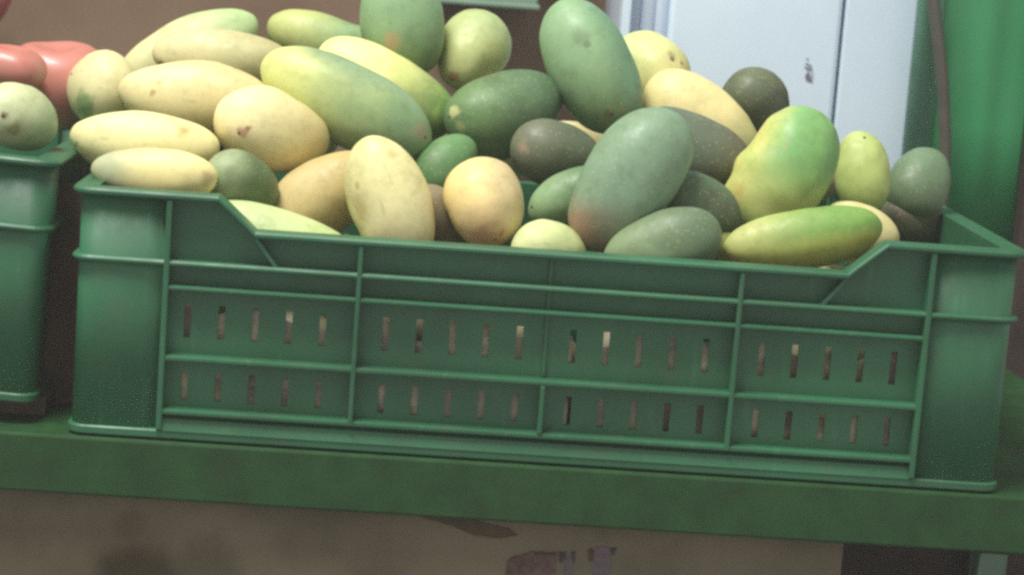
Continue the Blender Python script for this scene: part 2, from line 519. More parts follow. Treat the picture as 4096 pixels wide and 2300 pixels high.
# green sheet with soft vertical folds, pale round pipe along its left edge, a dark cable in front
gs = empty('green_sheet_screen', (0.38, 0.52, 0.128))
tag(gs, 'green sheet screen right of the white cabinet with a pale rounded edge', 'screen')
def under(o, root):
    o.parent = root; o.matrix_parent_inverse = Matrix.Translation(root.location).inverted(); return o
vs, fs = [], []
NX = 36
for side in (0, 1):
    for z in (0.098, 0.2, 0.45, 1.2):
        for i in range(NX + 1):
            t = i / NX
            x = 0.345 + t * (0.4330 - 0.345)
            y = 0.515 + 0.0022 * math.sin(t * 8.0 + 0.4) + 0.0007 * math.sin(t * 19 + z * 2) + side * 0.004
            vs.append((x, y, z))
k = NX + 1
for side in (0, 1):
    for j in range(3):
        for i in range(NX):
            a = side * 4 * k + j * k + i
            f = (a, a + 1, a + k + 1, a + k)
            fs.append(f if side == 0 else f[::-1])
for i in range(NX):
    for j, flip in ((0, True), (3, False)):
        a = j * k + i; f = (a, a + 1, 4 * k + a + 1, 4 * k + a)
        fs.append(f[::-1] if flip else f)
for j in range(3):
    for i, flip in ((0, False), (NX, True)):
        a = j * k + i; f = (a, a + k, 4 * k + a + k, 4 * k + a)
        fs.append(f[::-1] if flip else f)
under(mesh_obj('folded_sheet', vs, fs, M_GREENP, None, True), gs)
bm = bmesh.new()
bmesh.ops.create_cone(bm, segments=32, radius1=0.0125, radius2=0.0125, depth=1.10, cap_ends=True)
for v in bm.verts: v.co = Vector((v.co.x * 0.95 + 0.3400, v.co.y + 0.518, v.co.z + 0.66))
o = bm_obj('edge_pipe', bm, M_GREENL, None)
for p in o.data.polygons: p.use_smooth = abs(p.normal.z) < .5
under(o, gs)

def tube(name, pts, r, mat, parent=None, seg=10):
    P = [Vector(p) for p in pts]
    # Catmull-Rom refinement
    Q = []
    for i in range(len(P) - 1):
        p0, p1, p2, p3 = P[max(0, i - 1)], P[i], P[i + 1], P[min(len(P) - 1, i + 2)]
        for s in range(6):
            t = s / 6
            Q.append(0.5 * ((2 * p1) + (p2 - p0) * t + (2 * p0 - 5 * p1 + 4 * p2 - p3) * t * t + (3 * p1 - p0 - 3 * p2 + p3) * t ** 3))
    Q.append(P[-1])
    vs, fs = [], []
    for i, q in enumerate(Q):
        t = (Q[min(i + 1, len(Q) - 1)] - Q[max(0, i - 1)]).normalized()
        a = t.cross(Vector((0, 1, 0.01))).normalized(); b = t.cross(a)
        for s in range(seg):
            an = 2 * math.pi * s / seg
            vs.append(q + (a * math.cos(an) + b * math.sin(an)) * r)
    n = len(Q)
    for i in range(n - 1):
        for s in range(seg):
            k2 = (s + 1) % seg
            fs.append((i * seg + s, i * seg + k2, (i + 1) * seg + k2, (i + 1) * seg + s))
    fs.append(tuple(range(seg - 1, -1, -1))); fs.append(tuple((n - 1) * seg + s for s in range(seg)))
    return mesh_obj(name, vs, fs, mat, parent, True)
cable = tube('hanging_cable', [(0.316, 0.496, 0.46), (0.3255, 0.495, 0.36), (0.3355, 0.494, 0.31), (0.3480, 0.493, 0.255), (0.3565, 0.493, 0.205), (0.3615, 0.493, 0.15), (0.363, 0.494, 0.02), (0.362, 0.497, -0.2), (0.330, 0.497, -0.45)], 0.0054, M_CABLE)
tag(cable, 'dark brown cable hanging down in front of the green sheet', 'cable')
panel = empty('added_dark_panel', (0.5, 0.5, -0.45)); tag(panel, 'added dark brown post at the right edge beyond the green sheet', 'panel')  # dark slab added where the wall runs on into darkness
under(box('dark_slab', 0.4345, 0.62, 0.500, 0.60, -0.45, 1.2, M_SHADE, None, 0.003), panel)
under(box('side_strip', 0.4332, 0.4343, 0.508, 0.58, -0.45, 1.2, M_SHADE, None), panel)

# pale board low over the heap, only its lower edge is seen
bd = empty('hanging_board', (-0.035, 0.776, 0.3)); tag(bd, 'pale green board on the brown wall, only its lower edge showing at the top', 'board')
under(box('board_face', -0.100, 0.0085, 0.640, 0.779, 0.272, 0.42, M_BOARD, None, 0.002), bd)
under(box('lower_lip', -0.102, 0.0105, 0.634, 0.650, 0.2685, 0.2735, M_BOARD, None, 0.0015), bd)

# pink red bag hanging at the far left
def blob(name, c, rad, mat, lump=0.12, fr=6.0, n=40, m=26, seed=0):
    vs, fs = [], []
    for j in range(m + 1):
        th = math.pi * j / m
        for i in range(n):
            ph = 2 * math.pi * i / n
            d = Vector((math.sin(th) * math.cos(ph), math.sin(th) * math.sin(ph), math.cos(th)))
            k_ = 1 + lump * noise.noise(d * fr * 0.35 + Vector((seed, seed * 2, 0))) + lump * .5 * math.sin(ph * 7 + d.z * 2 + seed) * math.sin(th)
            vs.append((c[0] + d.x * rad[0] * k_, c[1] + d.y * rad[1] * k_, c[2] + d.z * rad[2] * k_))
    for j in range(m):
        for i in range(n):
            k2 = (i + 1) % n
            fs.append((j * n + i, (j + 1) * n + i, (j + 1) * n + k2, j * n + k2))
    return mesh_obj(name, vs, fs, mat, None, True)
bag = blob('hanging_bag', (-0.514, 0.70, 0.247), (0.036, 0.03, 0.044), M_RED)
tag(bag, 'pink red plastic bag hanging in the upper left corner', 'bag')

# cardboard carton under the shelf
carton = empty('cardboard_carton', (-0.1, 0.0, -0.45))
tag(carton, 'stained brown cardboard carton under the green shelf', 'carton')
under(box('carton_body', -0.62, 0.2075, 0.0150, 0.36, -0.4515, -0.0215, M_CARD, None, 0.0025), carton)
def decal(name, pts, mat, y=0.0141, th=0.0006):
    n = len(pts)
    vs = [(x, y, z) for x, z in pts] + [(x, y + th + .0006, z) for x, z in pts]
    fs = [tuple(range(n)), tuple(range(2 * n - 1, n - 1, -1))] + [(i, n + i, n + (i + 1) % n, (i + 1) % n) for i in range(n)]
    return under(mesh_obj(name, vs, fs, mat, None), carton)
decal('torn_patch', [(-0.083, -0.0395), (-0.068, -0.0445), (-0.052, -0.0478), (-0.036, -0.0535), (-0.020, -0.0545), (-0.008, -0.0515), (-0.014, -0.0475), (-0.026, -0.0455), (-0.045, -0.0415), (-0.06, -0.0385)], M_TEARGAP)  # flat tear; its dark colour stands for the shaded gap behind it
INK_A = plain('faded_red_ink', (92, 74, 66), 0.85, 0.2, 200, 0.1, (118, 100, 84), 0.45, 0.7)
INK_B = plain('faded_pink_ink', (100, 80, 78), 0.85, 0.2, 200, 0.1, (118, 100, 84), 0.5, 0.75)
INK_C = plain('faded_lilac_ink', (108, 94, 100), 0.85, 0.15, 200, 0.1, (118, 100, 84), 0.55, 0.8)
INK_D = plain('dark_navy_ink', (72, 66, 70), 0.85, 0.2, 200, 0.1)
INK_E = plain('dark_maroon_ink', (84, 60, 52), 0.85, 0.2, 200, 0.1)
lx, lz, lu = -0.0135, -0.0600, 0.0685 / 1600.0
def lp(mat, *p): decal('printed_mark', [(lx + (x - 420) * lu, lz - (z - 270) * lu * 1.0 + (x - 420) * lu * 0.07) for x, z in p], mat)
lp(INK_A, (420, 500), (470, 430), (560, 400), (640, 390), (760, 345), (790, 420), (800, 700), (410, 700))
lp(INK_E, (750, 330), (830, 345), (960, 340), (1040, 360), (1160, 350), (1160, 375), (1000, 385), (840, 372))
lp(INK_B, (815, 380), (1000, 392), (1150, 384), (1160, 700), (815, 700))
lp(INK_D, (1200, 345), (1310, 350), (1300, 420), (1260, 520), (1215, 500))
lp(INK_C, (1315, 440), (1390, 430), (1420, 520), (1425, 700), (1310, 700))
lp(INK_D, (1385, 350), (1445, 345), (1450, 430), (1440, 520), (1400, 425))
lp(INK_E, (1640, 320), (1700, 290), (1725, 330), (1715, 480), (1670, 500))
lp(INK_C, (1745, 290), (1870, 258), (1965, 280), (1990, 420), (2010, 700), (1735, 700))
lp(INK_D, (1985, 290), (2080, 285), (2040, 400), (2010, 395))

# ------------------------------------------------------------------ fruit
def mango_mesh(L, w, seed, egg=0.08, bend=0.10, flat=0.92, p=2.3, bumps=(), lump=0.05, nu=36, nv=30):
    """Mango along local x from -L to L: fuller towards -x when egg > 0, axis bowed towards +z."""
    vs, fs = [], []
    sv = Vector((seed * 3.1, seed * 1.7, seed * .9))
    for j in range(nu + 1):
        a = math.pi * j / nu
        u = -math.cos(a)
        r = (1 - abs(u) ** p) ** (1 / 2.0) if abs(u) < 1 else 0.0
        r = r * (1 - egg * u) 
        zoff = -bend * (u * u - 0.25)
        for i in range(nv):
            ph = 2 * math.pi * i / nv
            y = math.cos(ph) * r * flat; z = math.sin(ph) * r
            d = Vector((u, y, z))
            k_ = 1 + lump * noise.noise(d * 1.3 + sv) + lump * .4 * noise.noise(d * 3.1 + sv)
            zz = z * k_ + zoff
            for (u0, wd, am, side) in bumps:              # swellings (am > 0) and dents along one flank
                zz += side * am * math.exp(-((u - u0) / wd) ** 2) * max(0, side * math.sin(ph)) ** 1.5 * (0.25 + r)
            vs.append((u * L * (1 + .3 * (k_ - 1)), y * w * k_, zz * w))
    for j in range(nu):
        for i in range(nv):
            k2 = (i + 1) % nv
            fs.append((j * nv + i, j * nv + k2, (j + 1) * nv + k2, (j + 1) * nv + i))
    return vs, fs

def skin(name, L, w, c0, c1, mid=0.0, soft=0.7, patch=None, pamt=0.5, plo=0.5, top=None, spots=(), seed=0):
    s = NT(name)
    tc = s.new('ShaderNodeTexCoord').outputs['Object']
    sh = s.vmath('ADD', tc, (seed * 1.37, seed * .71, seed * 2.3)).outputs[0]
    big = s.noise(sh, 22.0, 3.0)
    sep = s.new('ShaderNodeSeparateXYZ'); s.link(tc, sep.inputs[0])
    x = s.math('DIVIDE', sep.outputs['X'], L)
    x = s.math('ADD', x, s.math('MULTIPLY', s.math('SUBTRACT', big.outputs['Fac'], 0.5), 0.9))
    cc = s.mix(s.rng(x, mid - soft, mid + soft), lin(c0), lin(c1))
    if top:                                        # a flank of the fruit of another colour: (colour, +1 or -1 side, edge)
        z = s.math('DIVIDE', sep.outputs['Z'], w)
        z = s.math('ADD', z, s.math('MULTIPLY', s.math('SUBTRACT', big.outputs['Fac'], 0.5), 0.8))
        e = top[2]
        cc = s.mix(s.rng(z, e, e + 0.75 * top[1]), cc, lin(top[0]))
    if patch:
        pn = s.noise(sh, 38.0, 4.0, 0.6)
        cc = s.mix(s.math('MULTIPLY', s.rng(pn.outputs['Fac'], plo, plo + 0.2), pamt), cc, lin(patch))
    fine = s.noise(sh, 160.0, 5.0, 0.7)
    cc = s.mix(s.math('MULTIPLY', s.rng(fine.outputs['Fac'], 0.35, 0.75), 0.16), cc, lin((156, 156, 112)), 'MULTIPLY')
    vor = s.new('ShaderNodeTexVoronoi'); vor.inputs['Scale'].default_value = 270.0
    s.link(sh, vor.inputs['Vector'])
    cc = s.mix(s.math('MULTIPLY', s.rng(vor.outputs['Distance'], 0.24, 0.10), 0.34), cc, lin((196, 190, 140)))
    # mottling, russet flecks and short dry scratches
    mot = s.noise(sh, 75.0, 6.0, 0.7)
    cc = s.mix(s.math('MULTIPLY', s.rng(mot.outputs['Fac'], 0.48, 0.68), 0.20), cc, lin((132, 130, 88)), 'MULTIPLY')
    rus = s.noise(sh, 52.0, 7.0, 0.75)
    cc = s.mix(s.math('MULTIPLY', s.rng(rus.outputs['Fac'], 0.66, 0.70), 0.55), cc, lin((150, 122, 80)))
    mp_ = s.new('ShaderNodeMapping'); mp_.inputs['Scale'].default_value = (40, 190, 190); mp_.inputs['Rotation'].default_value = (0.3 + seed, 0.4, seed * 1.3)
    s.link(sh, mp_.inputs['Vector'])
    scr = s.noise(mp_.outputs['Vector'], 1.0, 3.0)
    cc = s.mix(s.math('MULTIPLY', s.rng(scr.outputs['Fac'], 0.66, 0.72), 0.35), cc, lin((176, 160, 112)))
    warp = s.noise(sh, 120.0, 3.0)
    off = s.vmath('SUBTRACT', warp.outputs['Color'], (0.5, 0.5, 0.5))
    for (pos, r, c, k) in spots:
        sc = s.vmath('SCALE', off.outputs[0], (0, 0, 0)); sc.inputs['Scale'].default_value = r * 1.6
        pp = s.vmath('ADD', tc, sc.outputs[0])
        d = s.vmath('DISTANCE', pp.outputs[0], tuple(pos)).outputs['Value']
        cc = s.mix(s.math('MULTIPLY', s.rng(d, r * 1.15, r * 0.35), k), cc, lin(c))
    s.link(cc, s.b.inputs['Base Color'])
    s.link(s.rng(fine.outputs['Fac'], 0.3, 0.7, 0.42, 0.60), s.b.inputs['Roughness'])
    s.b.inputs['Specular IOR Level'].default_value = 0.42
    s.bump(fine.outputs['Fac'], 0.10, 0.0008)
    return s.m

SCAR = None
def scar_mesh():
    global SCAR
    if SCAR is None:
        bm = bmesh.new()
        bmesh.ops.create_uvsphere(bm, u_segments=12, v_segments=7, radius=1.0)
        for v in bm.verts:
            k_ = 1 + 0.25 * noise.noise(v.co * 2.0)
            v.co = Vector((v.co.x * k_, v.co.y * k_, v.co.z * 0.45))
        me = bpy.data.meshes.new('stem_scar'); bm.to_mesh(me); bm.free()
        me.materials.append(M_SCAR)
        me.polygons.foreach_set('use_smooth', [True] * len(me.polygons))
        SCAR = me
    return SCAR

GROUP = 'mangoes heaped in the green crate'
def mango(key, loc, quat, L, w, label, c0, c1, mid=0.0, soft=0.7, patch=None, pamt=0.5, plo=0.5, top=None, spots=(), scars=(), shape=None, group=GROUP, mat=None):
    seed = (sum(ord(ch) * (i + 3) for i, ch in enumerate(key)) % 97) / 3.0
    vs, fs = mango_mesh(L, w, seed, **(shape or {}))
    o = mesh_obj('mango', vs, fs, None, None, True)
    bvh = BVHTree.FromPolygons([Vector(v) for v in vs], fs)
    def onskin(n):                                  # a place given as a fraction of the half length and half widths
        q, nn, _, _ = bvh.find_nearest(Vector((n[0] * L, n[1] * w, n[2] * w)))
        return q, nn
    sp = [(onskin(n)[0], r, c, k) for (n, r, c, k) in spots]
    if mat is None:
        mat = skin('mango_skin', L, w, c0, c1, mid, soft, patch, pamt, plo, top, sp, seed)
    o.data.materials.append(mat)
    o.location = loc; o.rotation_mode = 'QUATERNION'; o.rotation_quaternion = quat
    tag(o, label, 'mango', group)
    for (n, r) in scars:
        q, nn = onskin(n)
        c = bpy.data.objects.new('stem_scar', scar_mesh()); col.objects.link(c)
        c.parent = o; c.location = q; c.scale = (r, r, r)
        c.rotation_mode = 'QUATERNION'; c.rotation_quaternion = nn.to_track_quat('Z', 'Y')
    return o

mango('n01', (-0.3539, 0.0750, 0.1928), (0.9236, -0.0183, 0.1568, 0.3494), 0.0290, 0.0219, 'pale green mango with small scars at the front of the left crate', c0=(205, 212, 165), c1=(150, 172, 130), mid=0.1, patch=(165, 160, 110), group='mangoes in the left crate', spots=[((-0.68, -0.68, -0.04), 0.0035, (120, 110, 70), 0.80), ((-0.37, -0.78, -0.38), 0.0065, (140, 130, 80), 0.70)], scars=[((-0.69, -0.66, -0.09), 0.0013)])
mango('m02', (-0.3187, 0.2000, 0.2034), (0.8843, -0.0676, 0.0230, -0.4614), 0.0301, 0.0254, 'pale yellow mango with a green patch, end on, wedged between the two crates', c0=(226, 226, 172), c1=(222, 214, 160), shape={'egg': -0.1, 'bend': 0.0, 'bumps': ((0, 0.9, 0.16, 1),)}, spots=[((0.46, -0.72, -0.43), 0.0115, (118, 150, 92), 0.90), ((-0.16, -0.56, -0.78), 0.0075, (110, 128, 84), 0.80), ((0.94, 0.17, 0.28), 0.0020, (120, 88, 60), 0.70)], scars=[((-0.23, -0.84, 0.34), 0.0011)])
mango('m03', (-0.2655, 0.2700, 0.2298), (0.9650, -0.0292, -0.2400, 0.1012), 0.0567, 0.0254, 'long greenish yellow mango at the upper left end of the heap', c0=(214, 212, 158), c1=(182, 206, 146), mid=0.2, shape={'p': 2.0, 'bend': -0.12, 'egg': 0.0, 'bumps': ((0.2, 0.4, 0.08, 1),)}, scars=[((-0.81, -0.50, 0.23), 0.0011)])
mango('m04', (-0.2351, 0.2150, 0.2312), (0.9990, -0.0349, 0.0152, -0.0247), 0.0506, 0.0227, 'tan yellow mango with a brown tip, just below the long one at upper left', c0=(216, 206, 156), c1=(190, 188, 138), mid=0.1, patch=(182, 168, 118), shape={'p': 2.0, 'egg': 0, 'bend': -0.08}, spots=[((-0.84, -0.44, -0.28), 0.0030, (150, 112, 72), 0.85)], scars=[((-0.86, -0.39, -0.29), 0.0010)])
mango('m05', (-0.2474, 0.1600, 0.2065), (0.9989, -0.0420, -0.0020, -0.0226), 0.0542, 0.0253, 'large cream yellow mango with two small scars at its left end', c0=(234, 222, 164), c1=(220, 206, 150), patch=(214, 196, 138), shape={'p': 2.0, 'egg': -0.02, 'bend': -0.1, 'bumps': ((0.1, 0.5, 0.05, 1), (-0.6, 0.2, 0.05, -1))}, spots=[((-0.49, -0.80, 0.09), 0.0033, (176, 156, 90), 0.80), ((-0.44, -0.75, 0.39), 0.0020, (186, 170, 104), 0.70)], scars=[((-0.93, -0.22, -0.29), 0.0011)])
mango('m06', (-0.2736, 0.1000, 0.1777), (0.9982, -0.0545, 0.0070, -0.0235), 0.0506, 0.0218, 'smooth yellow mango with one round brown spot, above the left crate corner', c0=(238, 230, 168), c1=(238, 226, 160), shape={'bend': -0.18, 'egg': 0, 'p': 2.0, 'bumps': ((-0.1, 0.5, 0.07, 1),)}, spots=[((0.54, -0.58, 0.56), 0.0033, (150, 122, 66), 0.85), ((0.53, -0.59, 0.56), 0.0065, (200, 184, 116), 0.70), ((-0.87, -0.44, -0.13), 0.0025, (160, 170, 120), 0.80)], scars=[((-0.91, -0.34, -0.21), 0.0011)])
mango('m07', (-0.2603, 0.0500, 0.1638), (0.9980, -0.0598, -0.0016, -0.0226), 0.0413, 0.0189, 'lowest yellow mango at the left front, greyish at its left end, behind the rim', c0=(186, 190, 150), c1=(246, 230, 160), mid=-0.45, soft=0.3, shape={'p': 2.0, 'egg': -0.04, 'bend': -0.1}, spots=[((0.86, -0.47, 0.02), 0.0065, (196, 178, 124), 0.80)])
mango('m08', (-0.1909, 0.1250, 0.1912), (0.9734, -0.0318, 0.1215, 0.1917), 0.0420, 0.0266, 'plump yellow mango with a pinkish scar, its blunt end facing forward', c0=(242, 228, 172), c1=(206, 190, 126), mid=0.2, soft=0.9, shape={'egg': 0.06, 'bend': -0.05, 'lump': 0.05, 'bumps': ((-0.3, 0.4, 0.06, 1),)}, spots=[((-0.61, -0.70, -0.22), 0.0050, (176, 120, 92), 0.75), ((-0.56, -0.76, -0.11), 0.0023, (150, 96, 76), 0.80)], scars=[((-0.65, -0.65, -0.27), 0.0010)])
mango('m09', (-0.2043, 0.0735, 0.1604), (0.9169, 0.0059, 0.2378, 0.3204), 0.0294, 0.0193, 'dark green mango with a pale tip under the plump yellow one at left', c0=(150, 166, 122), c1=(98, 118, 76), mid=-0.5, soft=0.3, patch=(110, 104, 72))
mango('m10', (-0.1802, 0.0515, 0.1247), (0.9898, -0.0822, 0.1119, -0.0308), 0.0577, 0.0235, 'light green mango lying just behind the left slope of the rim dip', c0=(196, 212, 150), c1=(198, 214, 146), patch=(206, 214, 160), shape={'egg': 0.0, 'bend': -0.05})
mango('m11', (-0.1524, 0.1000, 0.1507), (0.9473, -0.0445, -0.3169, 0.0163), 0.0443, 0.0258, 'tan mango half hidden left of the upright pale yellow mango', c0=(212, 190, 134), c1=(196, 176, 116), patch=(178, 150, 94), pamt=0.6)
mango('m12', (-0.1068, 0.0590, 0.1563), (0.8256, -0.0696, 0.5575, -0.0518), 0.0458, 0.0267, 'upright pale yellow mango at the front, tallest of the yellow ones behind the rim', c0=(228, 220, 158), c1=(232, 220, 164), patch=(206, 192, 132), shape={'egg': -0.06, 'bend': 0.03, 'lump': 0.06, 'bumps': ((0.25, 0.2, -0.04, -1),)}, spots=[((-0.34, -0.64, -0.64), 0.0033, (192, 166, 100), 0.80), ((-0.63, -0.59, 0.44), 0.0040, (202, 188, 126), 0.80), ((0.01, -0.60, -0.76), 0.0085, (196, 172, 112), 0.70)])
mango('m13', (-0.0721, 0.0918, 0.1406), (0.8632, 0.0604, 0.4679, 0.1799), 0.0304, 0.0173, 'brownish mango wedged low between the upright yellow and the orange yellow one', c0=(138, 126, 94), c1=(112, 98, 78), patch=(96, 84, 64))
mango('m14', (-0.0438, 0.0694, 0.1595), (0.7890, -0.1502, 0.5604, -0.2020), 0.0309, 0.0261, 'rounded orange yellow mango in the front middle with a pinkish lower end', c0=(242, 216, 146), c1=(238, 204, 146), mid=0.5, patch=(222, 200, 146), top=((212, 192, 142), 1, -0.1), shape={'egg': 0.06, 'bend': 0.02}, spots=[((0.95, -0.25, -0.15), 0.0150, (206, 160, 116), 0.75), ((0.91, -0.33, 0.20), 0.0033, (176, 118, 84), 0.70)], scars=[((0.97, -0.22, 0.01), 0.0010)])
mango('m15', (0.0004, 0.0484, 0.1325), (0.9695, -0.0531, 0.0667, 0.2298), 0.0272, 0.0197, 'small pale green mango peeping over the front rim beside the orange yellow one', c0=(216, 224, 160), c1=(200, 212, 148), patch=(176, 196, 130))
mango('m16', (-0.1422, 0.1600, 0.2108), (0.9781, -0.0535, 0.1968, -0.0419), 0.0652, 0.0292, 'big mango grading from yellow at left to grey green, in the middle of the heap', c0=(216, 222, 140), c1=(130, 160, 114), mid=-0.12, soft=0.7, top=((140, 166, 126), 1, 0.35), shape={'bend': 0.02, 'egg': 0}, spots=[((0.87, -0.41, 0.22), 0.0085, (158, 142, 112), 0.70)], scars=[((0.92, -0.34, 0.13), 0.0011)])
mango('m17', (-0.1170, 0.2200, 0.2179), (0.9747, -0.0480, 0.2136, -0.0446), 0.0564, 0.0273, 'bright yellow and green mango lying directly behind the big graded one', c0=(246, 238, 160), c1=(112, 146, 76), mid=0.25, soft=0.6, patch=(196, 212, 112), pamt=0.5, shape={'bend': -0.08})
mango('m18', (-0.1665, 0.2817, 0.2477), (0.9979, -0.0306, 0.0497, -0.0291), 0.0435, 0.0198, 'green mango with a yellowish left end at the top back of the heap', c0=(188, 196, 122), c1=(142, 172, 124), mid=0, patch=(164, 158, 112), shape={'bend': -0.18, 'egg': 0.12, 'bumps': ((0.4, 0.3, -0.1, 1),)})
mango('m19', (-0.1087, 0.2583, 0.2657), (0.7764, -0.0040, 0.6301, 0.0113), 0.0426, 0.0314, 'tall green mango cut by the top edge, with a brown blush', c0=(142, 176, 130), c1=(122, 146, 98), mid=0.3, shape={'egg': -0.02, 'bend': 0}, spots=[((0.28, -0.84, -0.31), 0.0080, (176, 150, 110), 0.80), ((0.61, -0.59, 0.47), 0.0085, (104, 126, 84), 0.60), ((0.57, -0.47, -0.65), 0.0100, (160, 142, 104), 0.60)])
mango('m20', (-0.0551, 0.2800, 0.2464), (0.8007, -0.1845, -0.5129, 0.2484), 0.0338, 0.0268, 'yellow green mango with a brown stem end pointing down left at the top middle', c0=(190, 196, 130), c1=(180, 196, 138), patch=(186, 196, 110), shape={'egg': -0.14, 'bend': 0, 'bumps': ((-0.5, 0.3, -0.12, -1),)}, spots=[((-0.95, -0.27, 0.15), 0.0060, (158, 120, 82), 0.85), ((-0.47, -0.36, 0.79), 0.0065, (146, 176, 66), 0.60)], scars=[((-0.97, -0.17, 0.15), 0.0015)])
mango('m21', (-0.0302, 0.2000, 0.2085), (0.9685, -0.0725, -0.2007, 0.1288), 0.0449, 0.0303, 'dark green mango with a pale cream tip at left, below the top middle ones', c0=(108, 138, 88), c1=(90, 118, 86), patch=(84, 104, 70), shape={'bend': -0.1}, spots=[((-0.82, -0.37, 0.41), 0.0060, (200, 200, 140), 0.90), ((-0.84, -0.49, 0.06), 0.0045, (168, 164, 112), 0.70)], scars=[((-0.89, -0.25, 0.36), 0.0010)])
mango('m22', (-0.0708, 0.1500, 0.1722), (0.8712, -0.1324, -0.4365, 0.1817), 0.0281, 0.0187, 'small dark green mango deep in the gap above the orange yellow one', c0=(88, 126, 74), c1=(104, 146, 92), patch=(80, 104, 62))
mango('m23', (0.0297, 0.2100, 0.2459), (0.8695, -0.0245, 0.4872, -0.0774), 0.0526, 0.0304, 'tall smooth green mango standing in front of the white cabinet', c0=(142, 176, 132), c1=(128, 156, 104), mid=0.4, top=((116, 154, 120), 1, 0.15), shape={'egg': -0.03, 'bend': -0.02, 'flat': 0.9}, spots=[((-0.37, -0.85, 0.08), 0.0075, (112, 132, 98), 0.60), ((-0.25, -0.88, 0.16), 0.0035, (104, 112, 88), 0.70), ((0.70, -0.65, -0.14), 0.0040, (128, 118, 78), 0.80), ((0.79, -0.48, -0.33), 0.0065, (150, 160, 100), 0.70)], scars=[((0.71, -0.64, -0.07), 0.0013)])
mango('m24', (0.0788, 0.2700, 0.2425), (0.9146, -0.0793, 0.2936, -0.2664), 0.0343, 0.0267, 'pale yellow green mango with dark scuffs against the white cabinet', c0=(212, 222, 150), c1=(214, 206, 142), mid=0.2, patch=(206, 196, 130), shape={'egg': 0.02}, spots=[((0.37, -0.56, 0.70), 0.0050, (150, 136, 92), 0.70), ((0.42, -0.61, 0.62), 0.0023, (92, 84, 60), 0.85), ((0.60, -0.36, 0.70), 0.0023, (120, 108, 80), 0.80)], scars=[((0.47, -0.59, 0.61), 0.0009)])
mango('m25', (0.1144, 0.2200, 0.2100), (0.9557, -0.0166, 0.2874, -0.0607), 0.0493, 0.0287, 'orange yellow mango behind the dark ones, right of the tall green mango', c0=(236, 220, 156), c1=(194, 190, 128), mid=0.45, soft=0.4, shape={'bend': -0.1})
mango('m26', (0.1597, 0.2700, 0.2244), (0.8357, 0.1976, 0.4176, 0.2969), 0.0301, 0.0256, 'round dark olive mango silhouetted against the white cabinet', c0=(96, 106, 80), c1=(84, 88, 70), patch=(112, 120, 90), shape={'egg': 0, 'bend': 0})
mango('m27', (0.0055, 0.1500, 0.1872), (0.9864, -0.0338, 0.0745, 0.1428), 0.0331, 0.0227, 'dark brownish mango with a pinkish left tip above the small green one', c0=(112, 116, 94), c1=(94, 106, 82), mid=-0.3, shape={'bend': -0.05}, spots=[((-0.84, -0.49, -0.04), 0.0065, (166, 140, 114), 0.85)])
mango('m28', (0.0175, 0.1030, 0.1640), (0.9677, -0.0696, -0.2422, 0.0004), 0.0339, 0.0180, 'small green mango with a pale tip left of the big grey green one', c0=(142, 172, 124), c1=(104, 132, 94), mid=-0.2, patch=(110, 140, 100), scars=[((-0.86, -0.41, 0.26), 0.0011)])
mango('m29', (0.0501, 0.0660, 0.1814), (0.8705, -0.0863, -0.4843, 0.0152), 0.0543, 0.0317, 'big grey green mango leaning at the front right of middle, pinkish lower end', c0=(160, 128, 106), c1=(128, 156, 126), mid=-0.62, soft=0.4, patch=(116, 142, 112), shape={'egg': -0.06, 'bend': 0.06, 'bumps': ((-0.4, 0.3, -0.05, 1),)}, spots=[((-0.80, -0.47, 0.32), 0.0115, (158, 122, 100), 0.70)], scars=[((-0.94, -0.31, 0.07), 0.0011)])
mango('m30', (0.1021, 0.1521, 0.1950), (0.9868, -0.0319, 0.1531, -0.0414), 0.0436, 0.0261, 'dark grey brown mango directly behind the big grey green leaning one', c0=(98, 112, 92), c1=(104, 94, 76), mid=0.4, patch=(94, 90, 74), shape={'bend': -0.12})
mango('m31', (0.0988, 0.0883, 0.1640), (0.9889, -0.0446, 0.1365, -0.0377), 0.0331, 0.0219, 'dark green mango in shade between the big leaning one and the bright green one', c0=(84, 110, 80), c1=(84, 104, 74), patch=(96, 84, 70))
mango('m32', (0.0735, 0.0382, 0.1417), (0.9796, -0.0832, -0.1827, -0.0081), 0.0401, 0.0235, 'dull green mango low behind the rim, below the big leaning grey green one', c0=(132, 152, 112), c1=(104, 124, 94), patch=(116, 128, 96), shape={'bend': -0.05, 'egg': -0.1})
mango('m33', (0.1608, 0.1150, 0.1876), (0.8214, -0.1142, -0.5588, 0.0012), 0.0494, 0.0312, 'large bright green mango with a yellow nose at the right of the heap', c0=(204, 208, 126), c1=(128, 178, 108), mid=-0.25, top=((214, 212, 126), 1, 0.15), soft=0.55, patch=(150, 196, 96), pamt=0.6, shape={'egg': -0.1, 'bend': 0.05, 'lump': 0.12, 'bumps': ((0.25, 0.28, -0.1, 1), (-0.66, 0.3, 0.3, 1), (-0.1, 0.16, 0.06, 1))}, spots=[((-0.50, -0.48, 0.70), 0.0055, (196, 174, 98), 0.60), ((-0.86, 0.03, 0.50), 0.0085, (214, 206, 120), 0.70)], scars=[((-0.89, 0.02, 0.46), 0.0013)])
mango('m34', (0.1667, 0.0500, 0.1524), (0.9901, -0.0806, -0.1139, -0.0135), 0.0530, 0.0197, 'green mango lying lengthwise on the front rim at right, yellowish below', c0=(196, 200, 124), c1=(124, 164, 80), mid=-0.3, top=((196, 198, 100), -1, 0.25), shape={'bend': -0.06, 'egg': 0, 'p': 2.7}, spots=[((-0.92, -0.16, -0.35), 0.0065, (216, 196, 140), 0.85)], scars=[((-0.93, 0.03, -0.36), 0.0010)])
